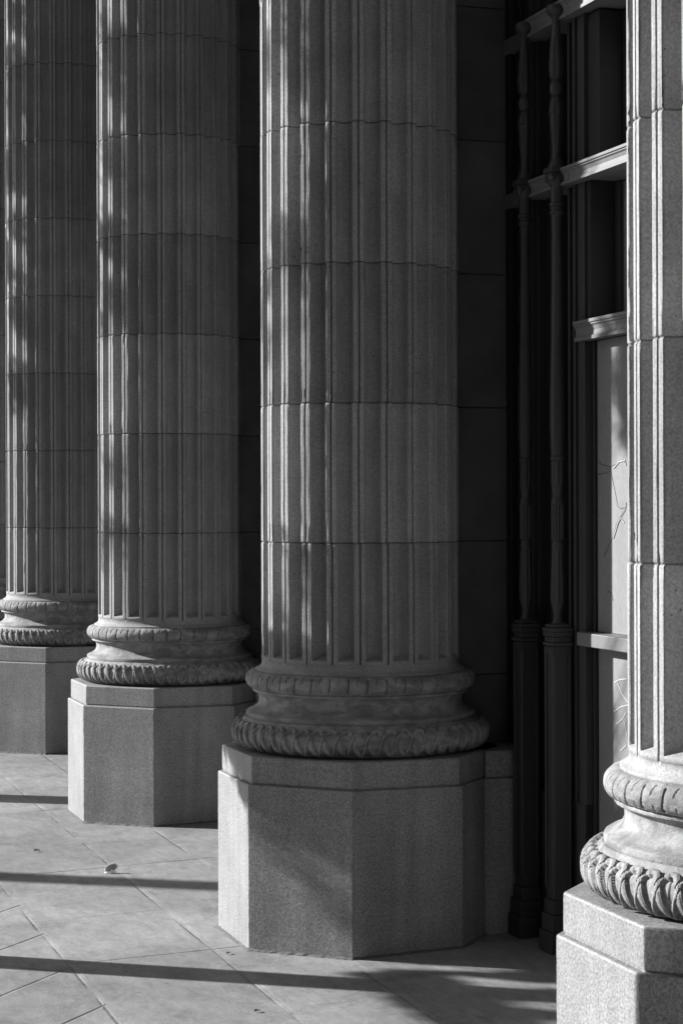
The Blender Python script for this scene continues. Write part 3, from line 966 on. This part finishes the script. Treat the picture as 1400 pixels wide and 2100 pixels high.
def leaves_mesh(pts, rng):
    V = []; F = []
    for p, s in pts:
        a = Vector((rng.gauss(0, 1), rng.gauss(0, 1), rng.gauss(0, 1))).normalized()
        b = a.orthogonal().normalized()
        b = Matrix.Rotation(rng.uniform(0, 6.28), 3, a) @ b
        c = a.cross(b)
        k = len(V)
        V += [p - b * s, p + c * s * .38 + a * s * .1, p + b * s, p - c * s * .38 + a * s * .1]
        F.append((k, k + 1, k + 2, k + 3))
    return np.array([tuple(v) for v in V]), np.array(F)
def tree(label, q, s, height, r, clusters, seed, lean=0):
    rng = random.Random(seed)
    base = at(q, s, -.3)
    e = empty('tree', base, 0, label, 'tree', 'trees along the open side')
    pts = []; rad = []
    for i in range(9):
        t_ = i / 8
        pts.append((lean * t_ * t_ * .6 * PX, lean * t_ * t_ * .6 * PY, height * t_))
        rad.append(r * (1.12 - .12 * min(1, t_ * 5)) * (1 - .45 * t_))
    g = MB(); g.tube(pts, rad, 14); g.build('trunk', BARK, e, smooth=True)
    cl = []
    br = MB()
    for (c, rd, n, size) in clusters:
        leaf_cloud(cl, c - base, rd, n, size, rng)
        zt = max(height * .35, min(height * .92, (c - base).z - .5))
        f_ = zt / height
        st = Vector((pts[0][0] + lean * f_ * f_ * .6 * PX, lean * f_ * f_ * .6 * PY, zt))
        en = c - base
        mid = (st + en) / 2 + Vector((0, 0, .18))
        br.tube([st, st.lerp(mid, .5) + Vector((rng.uniform(-.05, .05), rng.uniform(-.05, .05), .05)), mid, mid.lerp(en, .5), en], [.020, .014, .010, .007, .004], 6)
    br.build('branch', BARK, e, smooth=True)
    V, F = leaves_mesh(cl, rng)
    link('crown', fast_mesh('crown', V, F, smooth=False), LEAF, e)
    return e
rg = random.Random(11)
def floor_at(x, y, s):
    p = px2floor(x, y)
    return Vector((p.x - DX * s, p.y - DY * s, p.z + s * TAN))
def col_hit(c, x, y):
    """point where the view ray through a picture position meets the shaft of column c"""
    P = col_pos[c]; u = (x - 700) / 4000.7
    L = math.hypot(u, 1); dx, dy = u / L, 1 / L
    b = dx * P.x + dy * P.y
    h_ = b * b - (P.x ** 2 + P.y ** 2 - RS * RS)
    t_ = b - math.sqrt(max(0, h_))
    X, Y = dx * t_, dy * t_
    return Vector((X, Y, 1.6 - (y + .00313 * (x - 700) - 1040.1) / 4000.7 * Y))
def clump(c, x, y, rx, ry, s, dens=1.0):
    p = col_hit(c, x, y)
    rq = rx * {1: .25 / 63, 2: .25 / 90, 3: .25 / 130}[c]; rz = ry * p.y / 4000.7
    n = int(dens * 3.4 * math.pi * rq * rz / .00036) + 6
    return (Vector((p.x - DX * s, p.y - DY * s, p.z + s * TAN)), (rq, .25, rz), n, .030)
# tree A: shades the far columns and part of column 2
cA = []
for x, y, rx, ry in ((25, 15, 8, 40), (70, 52, 22, 14), (30, 130, 24, 34), (58, 185, 24, 44), (25, 215, 14, 30), (28, 265, 10, 30), (52, 350, 30, 44), (20, 345, 10, 50), (46, 470, 28, 17), (18, 540, 9, 40),
                     (66, 600, 18, 12), (40, 640, 22, 12), (55, 660, 18, 20), (45, 775, 26, 20), (28, 815, 10, 14), (60, 815, 14, 10), (40, -60, 40, 40), (40, -160, 40, 40)):
    cA.append(clump(1, x, y, rx, ry, 5.0))
for x, y, rx, ry in ((215, 45, 8, 40), (262, 112, 26, 26), (232, 150, 10, 16), (268, 190, 20, 22), (270, 340, 28, 30), (232, 350, 12, 14), (214, 478, 22, 20), (258, 500, 30, 32), (203, 560, 8, 50),
                     (262, 628, 28, 26), (214, 655, 14, 18), (232, 962, 20, 10), (240, 1108, 30, 16), (212, 1130, 12, 20), (285, 420, 6, 30), (250, -60, 40, 30), (230, -150, 40, 40)):
    cA.append(clump(2, x, y, rx, ry, 5.0))
tree('tall leafy tree beyond the left edge, up-sun of the half sunlit column', 9.59, 4.2, 8.6, .14, cA, 5)
# tree B: trunk shadow across the foreground paving
cB = []
for x, y, rx, ry in ((578, 45, 14, 25), (612, 62, 12, 14), (618, 145, 22, 17), (549, 125, 12, 25), (580, 490, 24, 25), (624, 490, 18, 16), (622, 555, 12, 14), (550, 580, 10, 13),
                     (537, 640, 8, 26), (548, 725, 8, 11), (600, 1145, 26, 12), (634, 1178, 10, 11), (584, 1268, 12, 11), (541, 1290, 12, 18), (590, -70, 30, 40)):
    cB.append(clump(3, x, y, rx, ry, 4.8))
for q in np.arange(6.50, 7.12, .085):           # a drooping bough in front of the central base
    zb = .20 + .6 * (q - 6.56)
    z = zb + .07
    while z < .86:
        cB.append((shade(q, z, 3.9), (.065, .16, .060), 130, .034)); z += .11
for k in range(5):
    cB.append((shade(6.515 + .010 * k, -.02 + .048 * k, 3.9), (.012, .10, .03), 22, .018))
def pane_at(x, y, s, m):
    yy, z = px2pane(x, y, m)
    b = wp(m, yy - SP / 2)
    return Vector((b.x - DX * s, b.y - DY * s, z + s * TAN))
for x, y, m in ((1281, 735, .588), (1281, 765, .588), (1279, 800, .588), (1281, 835, .588), (1283, 862, .588), (1286, 650, .53), (1282, 690, .53)):
    cB.append((pane_at(x, y, 5.5, m), (.055, .25, .045), 60, .034))
cB.append((pane_at(1209, 345, 5.5, .50), (.02, .2, .02), 8, .034))
for x, y, rq in ((815, 2003, .05), (850, 2018, .07), (880, 2035, .08), (930, 2041, .075), (985, 2041, .075), (1040, 2041, .075), (1090, 2041, .07), (1135, 2041, .07),
                 (915, 2052, .07), (940, 2066, .08), (965, 2080, .08), (985, 2094, .08), (1010, 2108, .08), (1035, 2072, .045), (1090, 2084, .035), (1130, 2084, .03),
                 (900, 1996, .02), (990, 1999, .022), (1050, 2001, .022), (1110, 2003, .025), (1130, 2013, .02)):
    cB.append((floor_at(x, y, 5.5), (rq * .95, .22, rq * .35), int(150 + 2600 * rq), .034))
tree('slim leafy tree beyond the left edge, up-sun of the central column', 6.195, 3.2, 7.2, .089, cB, 6)
# tree C: soft trunk shadow
cC = []
for z in np.arange(2.2, 6.5, .7):
    cC.append((shade(7.9 + rg.uniform(-.2, .2), z, 8.6), (.3, .5, .2), 90, .06))
tree('broad leafy tree standing farther out, beyond the left edge', 7.60, 8.5, 9.0, .115, cC, 7)
# slim post added out of view to darken the near face of the nearest plinth
pp = at(4.148, 2.3, -.1)
e = empty('shade_post', pp, 0, 'unseen slim dark post standing beyond the left edge near the camera', 'shade_post')
g = MB(); g.lathe([(.07, 0), (.07, .14), (.045, .17), (.043, 1.72), (.050, 1.73), (.050, 1.76), (.02, 1.79)], 0, 0, 24); g.build('shaft', METD, e, smooth=False)
